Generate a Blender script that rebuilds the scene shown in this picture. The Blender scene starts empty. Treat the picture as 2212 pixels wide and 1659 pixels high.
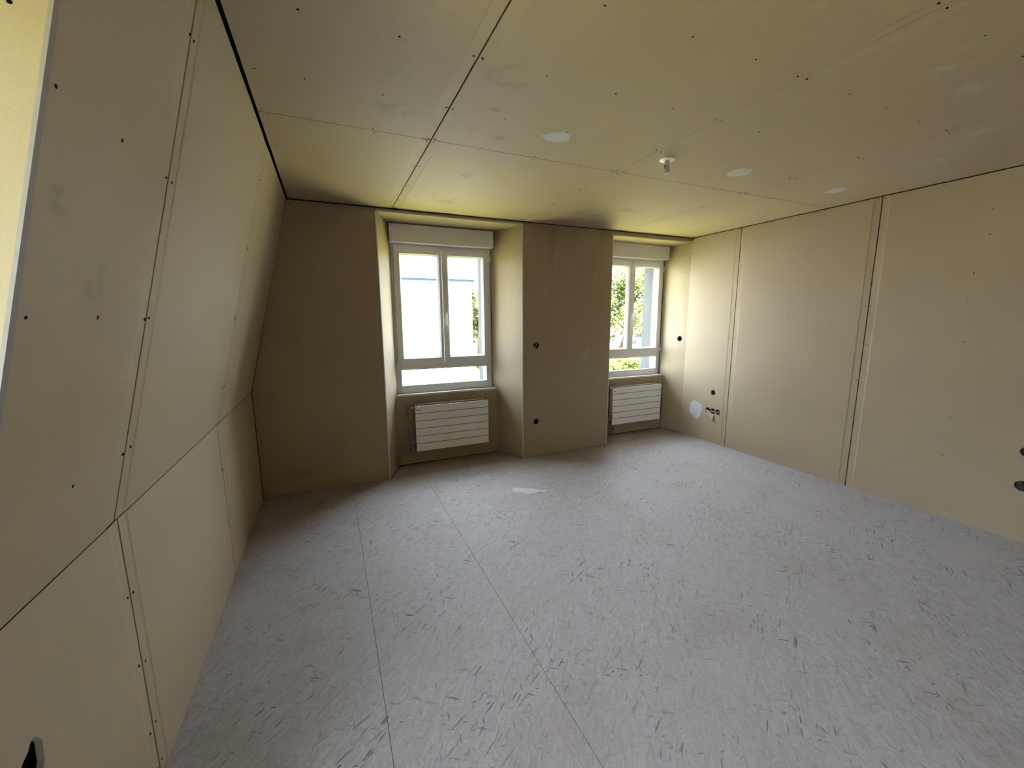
import bpy, bmesh, math, random
from mathutils import Vector, Matrix
from mathutils.geometry import tessellate_polygon
random.seed(7)
scene = bpy.context.scene
COL = scene.collection

# ------------------------------------------------------------------ camera
F_PX = 878.8
YAW, PITCH, ROLL = math.radians(23.93), math.radians(-9.234), math.radians(-0.362)
cam_data = bpy.data.cameras.new('camera')
cam_data.sensor_fit = 'HORIZONTAL'
cam_data.sensor_width = 36.0
cam_data.lens = F_PX * 36.0 / 2212.0
cam_data.clip_start = 0.02
cam_data.clip_end = 600
cam = bpy.data.objects.new('camera', cam_data)
COL.objects.link(cam)
fw = Vector((math.sin(YAW) * math.cos(PITCH), math.cos(YAW) * math.cos(PITCH), math.sin(PITCH)))
rt = Vector((math.cos(YAW), -math.sin(YAW), 0))
up = rt.cross(fw)
rt2 = rt * math.cos(ROLL) + up * math.sin(ROLL)
up2 = -rt * math.sin(ROLL) + up * math.cos(ROLL)
m = Matrix((rt2, up2, -fw)).transposed().to_4x4()
m.translation = Vector((0.6117, -3.9176, 1.5351))
cam.matrix_world = m
scene.camera = cam

# ------------------------------------------------------------------ sky, sun, exposure
world = bpy.data.worlds.new('sky')
scene.world = world
world.use_nodes = True
bg = world.node_tree.nodes['Background']
bg.inputs[0].default_value = (0.745, 0.84, 1.02, 1)
bg.inputs[1].default_value = 10.0
sun_data = bpy.data.lights.new('sun', 'SUN')
sun_data.energy = 32.0
sun_data.angle = 0.01
sun_data.color = (1.0, 0.965, 0.90)
sun = bpy.data.objects.new('sun', sun_data)
COL.objects.link(sun)
sun.rotation_euler = Vector((-0.08, 0.62, -0.80)).to_track_quat('-Z', 'Y').to_euler()
sun.location = (10, -20, 30)


def portal(name, loc, aim, sx, sz):
    # sampling portal in a window opening: emits nothing, only tells the sampler where the sky is seen
    d = bpy.data.lights.new(name, 'AREA')
    d.shape = 'RECTANGLE'
    d.size, d.size_y = sx, sz
    d.cycles.is_portal = True
    o = bpy.data.objects.new(name, d)
    COL.objects.link(o)
    o.location = loc
    o.rotation_euler = Vector(aim).to_track_quat('-Z', 'Y').to_euler()


portal('portal', (1.735, 0.46, 1.52), (0, -1, 0), 1.02, 1.52)
portal('portal', (4.216, 0.46, 1.52), (0, -1, 0), 1.02, 1.52)
portal('portal', (-0.46, -3.666, 1.52), (1, 0, 0), 1.02, 1.52)

scene.view_settings.view_transform = 'Standard'
scene.view_settings.look = 'None'
scene.view_settings.gamma = 1.0
scene.view_settings.use_curve_mapping = False
scene.view_settings.exposure = 2.15
cy = scene.cycles
cy.use_denoising = True
cy.max_bounces = 8
cy.diffuse_bounces = 5
cy.use_adaptive_sampling = True
cy.adaptive_threshold = 0.04
cy.adaptive_min_samples = 16
cy.transparent_max_bounces = 12
cy.use_guiding = False
cy.caustics_reflective = False
cy.caustics_refractive = False

# ------------------------------------------------------------------ room numbers (metres)
XL, KZ, XT, XR, H = -0.0164, 0.942, 0.3647, 4.821, 2.5
O1L, O1R, O2L = 1.054, 2.475, 3.614
YBACK = -5.3
YD0, YD1 = -4.376, -2.956       # the dormer recess in the left wall
GZ = -2.6                       # ground outside


# ------------------------------------------------------------------ materials
def new_mat(name):
    mt = bpy.data.materials.new(name)
    mt.use_nodes = True
    nt = mt.node_tree
    return mt, nt, nt.nodes['Principled BSDF']


def N(nt, kind, **kw):
    n = nt.nodes.new(kind)
    for k, v in kw.items():
        setattr(n, k, v)
    return n


def plain(name, col, rough=0.6, metal=0.0, noise=0.0, scale=20.0, bump=0.0, spec=0.5):
    mt, nt, b = new_mat(name)
    b.inputs['Specular IOR Level'].default_value = spec
    b.inputs['Base Color'].default_value = (*col, 1)
    b.inputs['Roughness'].default_value = rough
    b.inputs['Metallic'].default_value = metal
    tc = N(nt, 'ShaderNodeTexCoord')
    nz = N(nt, 'ShaderNodeTexNoise')
    nz.inputs['Scale'].default_value = scale
    nz.inputs['Detail'].default_value = 4
    nt.links.new(tc.outputs['Object'], nz.inputs['Vector'])
    if noise > 0:
        mx = N(nt, 'ShaderNodeMix', data_type='RGBA')
        mx.inputs[6].default_value = (*[max(0, c * (1 - noise)) for c in col], 1)
        mx.inputs[7].default_value = (*[min(1, c * (1 + noise)) for c in col], 1)
        nt.links.new(nz.outputs[0], mx.inputs[0])
        nt.links.new(mx.outputs[2], b.inputs['Base Color'])
    if bump > 0:
        bp = N(nt, 'ShaderNodeBump')
        bp.inputs['Strength'].default_value = bump
        bp.inputs['Distance'].default_value = 0.002
        nt.links.new(nz.outputs[0], bp.inputs['Height'])
        nt.links.new(bp.outputs[0], b.inputs['Normal'])
    return mt


def paper_mat(name, col, smudges=(), smears=()):
    """plasterboard paper: faint mottling, fine grain; smudges = dark hand marks, smears = pale filler wipes (x, y, r)"""
    mt, nt, b = new_mat(name)
    L = nt.links
    tc = N(nt, 'ShaderNodeTexCoord')
    big = N(nt, 'ShaderNodeTexNoise'); big.inputs['Scale'].default_value = 1.6; big.inputs['Detail'].default_value = 3
    fine = N(nt, 'ShaderNodeTexNoise'); fine.inputs['Scale'].default_value = 260; fine.inputs['Detail'].default_value = 2
    L.new(tc.outputs['Object'], big.inputs['Vector']); L.new(tc.outputs['Object'], fine.inputs['Vector'])
    mx = N(nt, 'ShaderNodeMix', data_type='RGBA')
    mx.inputs[6].default_value = (*[c * 0.95 for c in col], 1)
    mx.inputs[7].default_value = (*[min(1, c * 1.05) for c in col], 1)
    L.new(big.outputs[0], mx.inputs[0])
    mf = N(nt, 'ShaderNodeMix', data_type='RGBA', blend_type='MULTIPLY')
    mf.inputs[0].default_value = 1.0
    rg = N(nt, 'ShaderNodeMapRange')
    rg.inputs['To Min'].default_value = 0.92; rg.inputs['To Max'].default_value = 1.06
    L.new(fine.outputs[0], rg.inputs['Value'])
    L.new(mx.outputs[2], mf.inputs[6]); L.new(rg.outputs[0], mf.inputs[7])
    cur = mf.outputs[2]

    def blobs(lst, wavy):
        tot = None
        wn = N(nt, 'ShaderNodeTexNoise'); wn.inputs['Scale'].default_value = 9; wn.inputs['Detail'].default_value = 5
        L.new(tc.outputs['Object'], wn.inputs['Vector'])
        for mk_ in lst:
            (x, y, r), z = mk_[:3], (mk_[3] if len(mk_) > 3 else H)
            s = N(nt, 'ShaderNodeVectorMath', operation='DISTANCE')
            L.new(tc.outputs['Object'], s.inputs[0]); s.inputs[1].default_value = (x, y, z)
            a = N(nt, 'ShaderNodeMapRange', interpolation_type='SMOOTHSTEP')
            a.inputs['From Min'].default_value = r; a.inputs['From Max'].default_value = r * 0.2
            L.new(s.outputs['Value'], a.inputs['Value'])
            if tot is None:
                tot = a.outputs[0]
            else:
                q = N(nt, 'ShaderNodeMath', operation='MAXIMUM')
                L.new(tot, q.inputs[0]); L.new(a.outputs[0], q.inputs[1]); tot = q.outputs[0]
        th = N(nt, 'ShaderNodeMapRange', interpolation_type='SMOOTHSTEP')
        th.inputs['From Min'].default_value = 0.47; th.inputs['From Max'].default_value = 0.62
        L.new(wn.outputs[0], th.inputs['Value'])
        p = N(nt, 'ShaderNodeMath', operation='MULTIPLY'); L.new(tot, p.inputs[0]); L.new(th.outputs[0], p.inputs[1])
        out = p.outputs[0]
        if wavy:
            wv = N(nt, 'ShaderNodeTexWave'); wv.inputs['Scale'].default_value = 45; wv.inputs['Distortion'].default_value = 3
            L.new(tc.outputs['Object'], wv.inputs['Vector'])
            w2 = N(nt, 'ShaderNodeMapRange'); w2.inputs['To Min'].default_value = 0.45
            L.new(wv.outputs[1], w2.inputs['Value'])
            p2 = N(nt, 'ShaderNodeMath', operation='MULTIPLY'); L.new(out, p2.inputs[0]); L.new(w2.outputs[0], p2.inputs[1])
            out = p2.outputs[0]
        return out
    for lst, wavy, k, c in ((smudges, True, 0.40, (0.13, 0.12, 0.10)), (smears, False, 0.22, (0.62, 0.61, 0.58))):
        if lst:
            o = blobs(lst, wavy)
            sc = N(nt, 'ShaderNodeMath', operation='MULTIPLY'); L.new(o, sc.inputs[0]); sc.inputs[1].default_value = k
            mm = N(nt, 'ShaderNodeMix', data_type='RGBA'); L.new(sc.outputs[0], mm.inputs[0]); L.new(cur, mm.inputs[6])
            mm.inputs[7].default_value = (*c, 1); cur = mm.outputs[2]
    L.new(cur, b.inputs['Base Color'])
    b.inputs['Roughness'].default_value = 0.75
    return mt


def osb_mat():
    """dusty oriented strand board: layers of stretched cells, each a strand with its own tone, under pale plaster dust"""
    mt, nt, b = new_mat('dusty_strand_board')
    L = nt.links
    tc = N(nt, 'ShaderNodeTexCoord')
    warp = N(nt, 'ShaderNodeTexNoise'); warp.inputs['Scale'].default_value = 7; warp.inputs['Detail'].default_value = 3
    L.new(tc.outputs['Object'], warp.inputs['Vector'])
    wv = N(nt, 'ShaderNodeVectorMath', operation='SCALE'); wv.inputs['Scale'].default_value = 0.03
    L.new(warp.outputs['Color'], wv.inputs[0])
    ad = N(nt, 'ShaderNodeVectorMath', operation='ADD')
    L.new(tc.outputs['Object'], ad.inputs[0]); L.new(wv.outputs[0], ad.inputs[1])
    base = None
    height = None
    layers = ((20, 17, 110), (82, 22, 130), (-38, 15, 100), (123, 24, 140))
    for i, (ang, su, sv) in enumerate(layers):
        mp = N(nt, 'ShaderNodeMapping', vector_type='POINT')
        mp.inputs['Rotation'].default_value = (0, 0, math.radians(ang))
        mp.inputs['Location'].default_value = (i * 3.1, i * 1.7, 0)
        L.new(ad.outputs[0], mp.inputs['Vector'])
        st = N(nt, 'ShaderNodeVectorMath', operation='MULTIPLY'); st.inputs[1].default_value = (su, sv, 1)
        L.new(mp.outputs[0], st.inputs[0])
        vo = N(nt, 'ShaderNodeTexVoronoi', voronoi_dimensions='2D'); vo.inputs['Scale'].default_value = 1.0
        L.new(st.outputs[0], vo.inputs['Vector'])
        sep = N(nt, 'ShaderNodeSeparateColor'); L.new(vo.outputs['Color'], sep.inputs[0])
        rmp = N(nt, 'ShaderNodeValToRGB')
        e = rmp.color_ramp.elements
        e[0].position = 0.0; e[0].color = (0.235, 0.198, 0.182, 1)
        e[1].position = 1.0; e[1].color = (0.41, 0.375, 0.37, 1)
        for pos, c in ((0.12, (0.285, 0.25, 0.236)), (0.5, (0.335, 0.302, 0.293))):
            q = e.new(pos); q.color = (*c, 1)
        L.new(sep.outputs[0], rmp.inputs[0])
        if base is None:
            base = rmp.outputs[0]; height = sep.outputs[1]
        else:
            gt = N(nt, 'ShaderNodeMath', operation='GREATER_THAN'); gt.inputs[1].default_value = 0.62
            L.new(sep.outputs[2], gt.inputs[0])
            mx = N(nt, 'ShaderNodeMix', data_type='RGBA'); L.new(gt.outputs[0], mx.inputs[0])
            L.new(base, mx.inputs[6]); L.new(rmp.outputs[0], mx.inputs[7]); base = mx.outputs[2]
            mh = N(nt, 'ShaderNodeMix', data_type='FLOAT'); L.new(gt.outputs[0], mh.inputs[0])
            L.new(height, mh.inputs[2]); L.new(sep.outputs[1], mh.inputs[3]); height = mh.outputs[0]
    # dust in clouds, thinner and browner towards where people walked less
    dn = N(nt, 'ShaderNodeTexNoise'); dn.inputs['Scale'].default_value = 1.3; dn.inputs['Detail'].default_value = 6; dn.inputs['Roughness'].default_value = 0.6
    L.new(tc.outputs['Object'], dn.inputs['Vector'])
    dr = N(nt, 'ShaderNodeMapRange'); dr.inputs['From Min'].default_value = 0.3; dr.inputs['From Max'].default_value = 0.7
    dr.inputs['To Min'].default_value = 0.30; dr.inputs['To Max'].default_value = 0.78
    L.new(dn.outputs[0], dr.inputs['Value'])
    dust = N(nt, 'ShaderNodeMix', data_type='RGBA'); L.new(dr.outputs[0], dust.inputs[0]); L.new(base, dust.inputs[6])
    dust.inputs[7].default_value = (0.350, 0.318, 0.312, 1)
    # reddish brown patches of bare board
    rn = N(nt, 'ShaderNodeTexNoise'); rn.inputs['Scale'].default_value = 2.1; rn.inputs['Detail'].default_value = 4
    mp = N(nt, 'ShaderNodeMapping'); mp.inputs['Location'].default_value = (4.2, 7.7, 0); L.new(tc.outputs['Object'], mp.inputs[0]); L.new(mp.outputs[0], rn.inputs['Vector'])
    rr = N(nt, 'ShaderNodeMapRange'); rr.inputs['From Min'].default_value = 0.52; rr.inputs['From Max'].default_value = 0.72; rr.inputs['To Max'].default_value = 0.35
    L.new(rn.outputs[0], rr.inputs['Value'])
    red = N(nt, 'ShaderNodeMix', data_type='RGBA', blend_type='MULTIPLY'); L.new(rr.outputs[0], red.inputs[0]); L.new(dust.outputs[2], red.inputs[6])
    red.inputs[7].default_value = (0.80, 0.64, 0.56, 1)
    # scattered dark chips showing through the dust
    chips = None
    for i, (ang, su, sv, pr) in enumerate(((35, 13, 95, .05), (-42, 17, 140, .06), (100, 20, 110, .035), (-30, 9, 120, .04), (5, 38, 150, .04))):
        mp = N(nt, 'ShaderNodeMapping'); mp.inputs['Rotation'].default_value = (0, 0, math.radians(ang)); mp.inputs['Location'].default_value = (i * 2.3 + 9, i * 4.1, 0)
        L.new(ad.outputs[0], mp.inputs['Vector'])
        st = N(nt, 'ShaderNodeVectorMath', operation='MULTIPLY'); st.inputs[1].default_value = (su, sv, 1); L.new(mp.outputs[0], st.inputs[0])
        vo = N(nt, 'ShaderNodeTexVoronoi', voronoi_dimensions='2D'); vo.inputs['Scale'].default_value = 1.0; L.new(st.outputs[0], vo.inputs['Vector'])
        sep = N(nt, 'ShaderNodeSeparateColor'); L.new(vo.outputs['Color'], sep.inputs[0])
        lt = N(nt, 'ShaderNodeMath', operation='LESS_THAN'); lt.inputs[1].default_value = pr; L.new(sep.outputs[0], lt.inputs[0])
        sh = N(nt, 'ShaderNodeMapRange', interpolation_type='SMOOTHSTEP'); sh.inputs['From Min'].default_value = 0.5; sh.inputs['From Max'].default_value = 0.25
        L.new(vo.outputs['Distance'], sh.inputs['Value'])
        a1 = N(nt, 'ShaderNodeMath', operation='MULTIPLY'); L.new(lt.outputs[0], a1.inputs[0]); L.new(sh.outputs[0], a1.inputs[1])
        a2 = N(nt, 'ShaderNodeMath', operation='MULTIPLY'); L.new(a1.outputs[0], a2.inputs[0]); L.new(sep.outputs[1], a2.inputs[1])
        if chips is None:
            chips = a2.outputs[0]
        else:
            q = N(nt, 'ShaderNodeMath', operation='MAXIMUM'); L.new(chips, q.inputs[0]); L.new(a2.outputs[0], q.inputs[1]); chips = q.outputs[0]
    cn = N(nt, 'ShaderNodeTexNoise'); cn.inputs['Scale'].default_value = 3.3; cn.inputs['Detail'].default_value = 3
    L.new(tc.outputs['Object'], cn.inputs['Vector'])
    cr = N(nt, 'ShaderNodeMapRange', interpolation_type='SMOOTHSTEP'); cr.inputs['From Min'].default_value = 0.40; cr.inputs['From Max'].default_value = 0.66
    cr.inputs['To Min'].default_value = 0.22; cr.inputs['To Max'].default_value = 1.0
    L.new(cn.outputs[0], cr.inputs['Value'])
    ck = N(nt, 'ShaderNodeMath', operation='MULTIPLY'); L.new(chips, ck.inputs[0]); L.new(cr.outputs[0], ck.inputs[1])
    cm = N(nt, 'ShaderNodeMix', data_type='RGBA'); L.new(ck.outputs[0], cm.inputs[0]); L.new(red.outputs[2], cm.inputs[6]); cm.inputs[7].default_value = (0.075, 0.055, 0.048, 1)
    red = cm
    # fine speckle
    fn = N(nt, 'ShaderNodeTexNoise'); fn.inputs['Scale'].default_value = 120; fn.inputs['Detail'].default_value = 3
    L.new(tc.outputs['Object'], fn.inputs['Vector'])
    fr = N(nt, 'ShaderNodeMapRange'); fr.inputs['To Min'].default_value = 0.82; fr.inputs['To Max'].default_value = 1.14
    L.new(fn.outputs[0], fr.inputs['Value'])
    fm = N(nt, 'ShaderNodeMix', data_type='RGBA', blend_type='MULTIPLY'); fm.inputs[0].default_value = 1
    L.new(red.outputs[2], fm.inputs[6]); L.new(fr.outputs[0], fm.inputs[7])
    L.new(fm.outputs[2], b.inputs['Base Color'])
    b.inputs['Roughness'].default_value = 0.7
    return mt


def glass_mat():
    mt = bpy.data.materials.new('window_glass'); mt.use_nodes = True
    nt = mt.node_tree; nt.nodes.clear()
    out = N(nt, 'ShaderNodeOutputMaterial'); mix = N(nt, 'ShaderNodeMixShader')
    tr = N(nt, 'ShaderNodeBsdfTransparent'); tr.inputs[0].default_value = (0.93, 0.955, 0.95, 1)
    gl = N(nt, 'ShaderNodeBsdfGlossy'); gl.inputs['Roughness'].default_value = 0.0
    lw = N(nt, 'ShaderNodeLayerWeight'); lw.inputs[0].default_value = 0.5
    pw = N(nt, 'ShaderNodeMath', operation='POWER'); pw.inputs[1].default_value = 5.0
    nt.links.new(lw.outputs['Facing'], pw.inputs[0])
    fr = N(nt, 'ShaderNodeMath', operation='MULTIPLY_ADD'); fr.inputs[1].default_value = 0.9; fr.inputs[2].default_value = 0.035
    nt.links.new(pw.outputs[0], fr.inputs[0])
    nt.links.new(fr.outputs[0], mix.inputs[0]); nt.links.new(tr.outputs[0], mix.inputs[1])
    nt.links.new(gl.outputs[0], mix.inputs[2]); nt.links.new(mix.outputs[0], out.inputs[0])
    return mt


PAPER = (0.405, 0.325, 0.210)
M = {}
M['paper'] = paper_mat('plasterboard_paper', PAPER)
M['ceiling_paper'] = paper_mat('plasterboard_paper_ceiling', PAPER,
    smudges=[(0.98, -2.28, .12), (0.94, -2.07, .11), (0.96, -1.80, .14), (1.40, -1.70, .12), (1.53, -1.69, .10), (0.99, -2.45, .10),
             (1.55, -1.07, .10), (1.60, -0.43, .16), (1.35, -2.26, .14), (1.40, -2.0, .12), (1.45, -0.6, .12), (2.9, -0.5, .25), (3.2, -0.75, .2)],
    smears=[(2.15, -3.01, .10), (3.21, -2.91, .13), (4.28, -2.57, .22), (2.91, -3.05, .20), (3.58, -2.8, .07), (0.46, -0.33, .16), (3.9, -2.75, .14), (4.5, -2.9, .2)])
M['pier_paper'] = paper_mat('plasterboard_paper_pier', PAPER, smears=[(2.57, 0, .06, 2.17), (2.83, 0, .10, 2.21), (2.79, 0, .09, 1.80), (3.37, 0, .07, 1.98), (3.28, 0, .07, 1.48), (3.3, 0, .12, 1.1), (3.4, 0, .06, .55)])
M['slope_paper'] = paper_mat('plasterboard_paper_slope', PAPER, smudges=[(0.20, -2.86, .07, 1.76), (0.19, -2.80, .06, 1.70), (0.17, -2.70, .08, 1.60)])
M['gypsum'] = plain('gypsum_core', (0.60, 0.59, 0.57), 0.9, noise=0.08, scale=60, bump=0.3)
M['filler'] = plain('white_joint_filler', (0.50, 0.495, 0.505), 0.85, noise=0.10, scale=25, bump=0.4)
M['osb'] = osb_mat()
M['splash'] = plain('thin_plaster_splash', (0.47, 0.45, 0.455), 0.85, noise=0.12, scale=18)
M['bark_edge'] = plain('sawn_board_edge', (0.16, 0.13, 0.11), 0.9)
M['concrete'] = plain('grey_concrete', (0.06, 0.062, 0.062), 0.9, noise=0.2, scale=5, spec=0.0)
M['wool'] = plain('mineral_wool', (0.20, 0.17, 0.15), 0.95, noise=0.4, scale=60, bump=0.5)
M['cut_edge'] = plain('seam_shade_edge', (0.10, 0.085, 0.06), 0.9, spec=0.05)  # board edges coloured dark, so the shade of the open seams is painted in
M['cavity'] = plain('dark_cavity', (0.10, 0.095, 0.09), 0.95, noise=0.3, scale=12)
M['pvc'] = plain('white_pvc', (0.80, 0.815, 0.84), 0.35, noise=0.015, scale=3)
M['seal'] = plain('grey_rubber_seal', (0.06, 0.06, 0.065), 0.6)
M['glass'] = glass_mat()
M['radiator'] = plain('white_enamel', (0.86, 0.85, 0.83), 0.35, noise=0.015, scale=4)
M['slot'] = plain('radiator_shadow_gap', (0.10, 0.095, 0.09), 0.8)
M['badge'] = plain('grey_badge', (0.22, 0.22, 0.23), 0.4)
M['galv'] = plain('galvanised_steel', (0.30, 0.30, 0.31), 0.42, metal=1.0, noise=0.12, scale=30)
M['bead'] = plain('white_corner_bead', (0.66, 0.66, 0.66), 0.5, noise=0.05, scale=30)
M['bead_dusty'] = plain('dusty_corner_bead', (0.30, 0.275, 0.265), 0.8, noise=0.15, scale=40)
M['screw'] = plain('black_drywall_screw', (0.010, 0.009, 0.008), 0.8, spec=0.05)
M['red'] = plain('red_plastic_cap', (0.55, 0.03, 0.02), 0.4)
M['plastic_white'] = plain('white_plastic', (0.82, 0.81, 0.78), 0.4)
M['plastic_grey'] = plain('grey_plastic', (0.40, 0.39, 0.36), 0.5)
M['cable'] = plain('grey_cable', (0.45, 0.45, 0.45), 0.5)
M['cable_dark'] = plain('dark_corrugated_conduit', (0.03, 0.03, 0.035), 0.5)
M['copper'] = plain('bare_metal_tip', (0.5, 0.35, 0.2), 0.35, metal=1.0)


# ------------------------------------------------------------------ mesh helpers
def mk(name, verts, faces, mats, parent=None, mi=None, smooth=False):
    me = bpy.data.meshes.new(name)
    me.from_pydata([tuple(v) for v in verts], [], faces)
    for mt in (mats if isinstance(mats, (list, tuple)) else [mats]):
        me.materials.append(mt)
    if mi:
        me.polygons.foreach_set('material_index', mi)
    if smooth:
        me.polygons.foreach_set('use_smooth', [True] * len(me.polygons))
    me.update()
    o = bpy.data.objects.new(name, me)
    COL.objects.link(o)
    if parent is not None:
        o.parent = parent
    return o


def tag(o, label=None, cat=None, group=None, kind=None):
    if label: o['label'] = label
    if cat: o['category'] = cat
    if group: o['group'] = group
    if kind: o['kind'] = kind
    return o


def empty(name, loc=(0, 0, 0)):
    o = bpy.data.objects.new(name, None)
    COL.objects.link(o)
    o.location = loc
    o.empty_display_size = 0.1
    return o


class MB:
    """collects geometry for one mesh"""
    def __init__(s):
        s.v, s.f = [], []

    def box(s, x0, x1, y0, y1, z0, z1):
        n = len(s.v)
        s.v += [Vector(p) for p in ((x0, y0, z0), (x1, y0, z0), (x1, y1, z0), (x0, y1, z0), (x0, y0, z1), (x1, y0, z1), (x1, y1, z1), (x0, y1, z1))]
        s.f += [tuple(n + i for i in q) for q in ((0, 3, 2, 1), (4, 5, 6, 7), (0, 1, 5, 4), (1, 2, 6, 5), (2, 3, 7, 6), (3, 0, 4, 7))]
        return s

    def prism(s, poly, f0, f1):
        """poly: 2D loop; f0/f1 map a 2D point to the two end points"""
        n, k = len(s.v), len(poly)
        s.v += [Vector(f0(*p)) for p in poly] + [Vector(f1(*p)) for p in poly]
        s.f += [tuple(n + i for i in reversed(range(k))), tuple(n + k + i for i in range(k))]
        s.f += [(n + i, n + (i + 1) % k, n + k + (i + 1) % k, n + k + i) for i in range(k)]
        return s

    def tube(s, pts, r, seg=8, cap=True):
        pts = [Vector(p) for p in pts]
        rr = r if isinstance(r, (list, tuple)) else [r] * len(pts)
        rings = []
        a = None
        for i, p in enumerate(pts):
            d = (pts[min(i + 1, len(pts) - 1)] - pts[max(i - 1, 0)]).normalized()
            if a is None:
                a = d.orthogonal().normalized()
            a = (a - d * a.dot(d)).normalized()
            bb = d.cross(a)
            n = len(s.v)
            for j in range(seg):
                t = 2 * math.pi * j / seg
                s.v.append(p + (a * math.cos(t) + bb * math.sin(t)) * rr[i])
            rings.append(n)
        for i in range(len(rings) - 1):
            for j in range(seg):
                s.f.append((rings[i] + j, rings[i] + (j + 1) % seg, rings[i + 1] + (j + 1) % seg, rings[i + 1] + j))
        if cap:
            s.f.append(tuple(rings[0] + j for j in reversed(range(seg))))
            s.f.append(tuple(rings[-1] + j for j in range(seg)))
        return s

    def lathe(s, c, axis, prof, seg=20):
        """prof: list of (offset along axis, radius)"""
        c = Vector(c); ax = Vector(axis).normalized(); a = ax.orthogonal().normalized(); bb = ax.cross(a)
        n0 = len(s.v)
        for (h, r) in prof:
            for j in range(seg):
                t = 2 * math.pi * j / seg
                s.v.append(c + ax * h + (a * math.cos(t) + bb * math.sin(t)) * max(r, 1e-5))
        for i in range(len(prof) - 1):
            for j in range(seg):
                s.f.append((n0 + i * seg + j, n0 + i * seg + (j + 1) % seg, n0 + (i + 1) * seg + (j + 1) % seg, n0 + (i + 1) * seg + j))
        s.f.append(tuple(n0 + j for j in reversed(range(seg))))
        s.f.append(tuple(n0 + (len(prof) - 1) * seg + j for j in range(seg)))
        return s

    def build(s, name, mat, parent=None, smooth=False, xf=None, bevel=0.0):
        vs = [xf @ v for v in s.v] if xf is not None else s.v
        o = mk(name, vs, s.f, mat, parent, smooth=smooth)
        if bevel:
            bm = bmesh.new(); bm.from_mesh(o.data)
            bmesh.ops.bevel(bm, geom=list(bm.edges), offset=bevel, segments=2, affect='EDGES', clamp_overlap=True)
            bm.to_mesh(o.data); bm.free()
        return o


class Plane:
    """a board plane: P(u, v, d) with d the depth behind the face"""
    def __init__(s, O, U, V, Nn):
        s.O, s.U, s.V, s.N = Vector(O), Vector(U).normalized(), Vector(V).normalized(), Vector(Nn).normalized()

    def P(s, u, v, d=0.0):
        return s.O + s.U * u + s.V * v - s.N * d

    def rot(s):
        return Matrix((s.U, s.N.cross(s.U), s.N)).transposed().to_4x4()


def circle(cu, cv, r, n=16):
    return [(cu + r * math.cos(2 * math.pi * i / n), cv + r * math.sin(2 * math.pi * i / n)) for i in range(n)]


def rect(u0, u1, v0, v1):
    return [(u0, v0), (u1, v0), (u1, v1), (u0, v1)]


def board(name, parent, pl, outer, holes=(), taper=(), t=0.0125, mat=None, rim=None, edge=None, tw=0.055, td=0.0026):
    """one plasterboard sheet: paper face (tapered long edges), gypsum rim round the edge and round every hole"""
    V, Fc, mi = [], [], []

    def add(u, v, d):
        V.append(pl.P(u, v, d)); return len(V) - 1

    def flat(loops, d, flip, m):
        ids = [[add(u, v, d) for (u, v) in lp] for lp in loops]
        flatids = [i for lp in ids for i in lp]
        nz = pl.U.cross(pl.V).dot(pl.N) > 0
        for tri in tessellate_polygon([[Vector((u, v, 0)) for (u, v) in lp] for lp in loops]):
            q = [flatids[i] for i in tri]
            a, b2, c = (V[i] for i in q)
            up_ = (b2 - a).cross(c - a).dot(pl.N) > 0
            if up_ == flip:
                q.reverse()
            Fc.append(tuple(q)); mi.append(m)
    if taper:
        us = [p[0] for p in outer]; vs = [p[1] for p in outer]
        u0, u1, v0, v1 = min(us), max(us), min(vs), max(vs)
        a0, a1 = u0, u1
        rim = []
        for side in (0, 1):
            if not taper[side]:
                continue
            e_, sg = (u0, 1) if side == 0 else (u1, -1)
            st = [(e_, td), (e_ + sg * (tw - 0.010), td * 0.72), (e_ + sg * tw, 0.0)]
            for (p, q_) in zip(st[:-1], st[1:]):
                ids = [add(p[0], v0, p[1]), add(q_[0], v0, q_[1]), add(q_[0], v1, q_[1]), add(p[0], v1, p[1])]
                if side == 1:
                    ids.reverse()
                Fc.append(tuple(ids)); mi.append(0)
            if side == 0: a0 = u0 + tw
            else: a1 = u1 - tw
        flat([rect(a0, a1, v0, v1)] + list(holes), 0, False, 0)
        loop = []
        if taper[0]: loop += [(u0, v0, td), (a0, v0, 0)]
        else: loop += [(u0, v0, 0)]
        if taper[1]: loop += [(a1, v0, 0), (u1, v0, td), (u1, v1, td), (a1, v1, 0)]
        else: loop += [(u1, v0, 0), (u1, v1, 0)]
        if taper[0]: loop += [(a0, v1, 0), (u0, v1, td)]
        else: loop += [(u0, v1, 0)]
    else:
        flat([outer] + list(holes), 0, False, 0)
        loop = [(u, v, 0) for (u, v) in outer]
    flat([outer] + list(holes), t, True, 1)
    for lp in [loop] + [[(u, v, 0) for (u, v) in h] for h in holes]:
        k = len(lp)
        fr = [add(*p) for p in lp]; bk = [add(p[0], p[1], t) for p in lp]
        for i in range(k):
            wrapped = bool(taper) and lp is loop and abs(lp[i][0] - lp[(i + 1) % k][0]) < 1e-6
            Fc.append((fr[i], bk[i], bk[(i + 1) % k], fr[(i + 1) % k])); mi.append(0 if wrapped else (2 if edge and lp is loop else 1))
    o = mk(name, V, Fc, [mat or M['paper'], rim or M['gypsum']] + ([edge] if edge else []), parent, mi)
    return o


# one screw mesh, shared: a dished black head
_s = MB().lathe((0, 0, 0), (0, 0, 1), [(-0.0015, 0.0048), (0.0003, 0.0046), (0.0002, 0.0022), (0.00012, 0.0008)], 8)
SCREW = bpy.data.meshes.new('screw')
SCREW.from_pydata([tuple(v) for v in _s.v], [], _s.f)
SCREW.materials.append(M['screw'])


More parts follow.
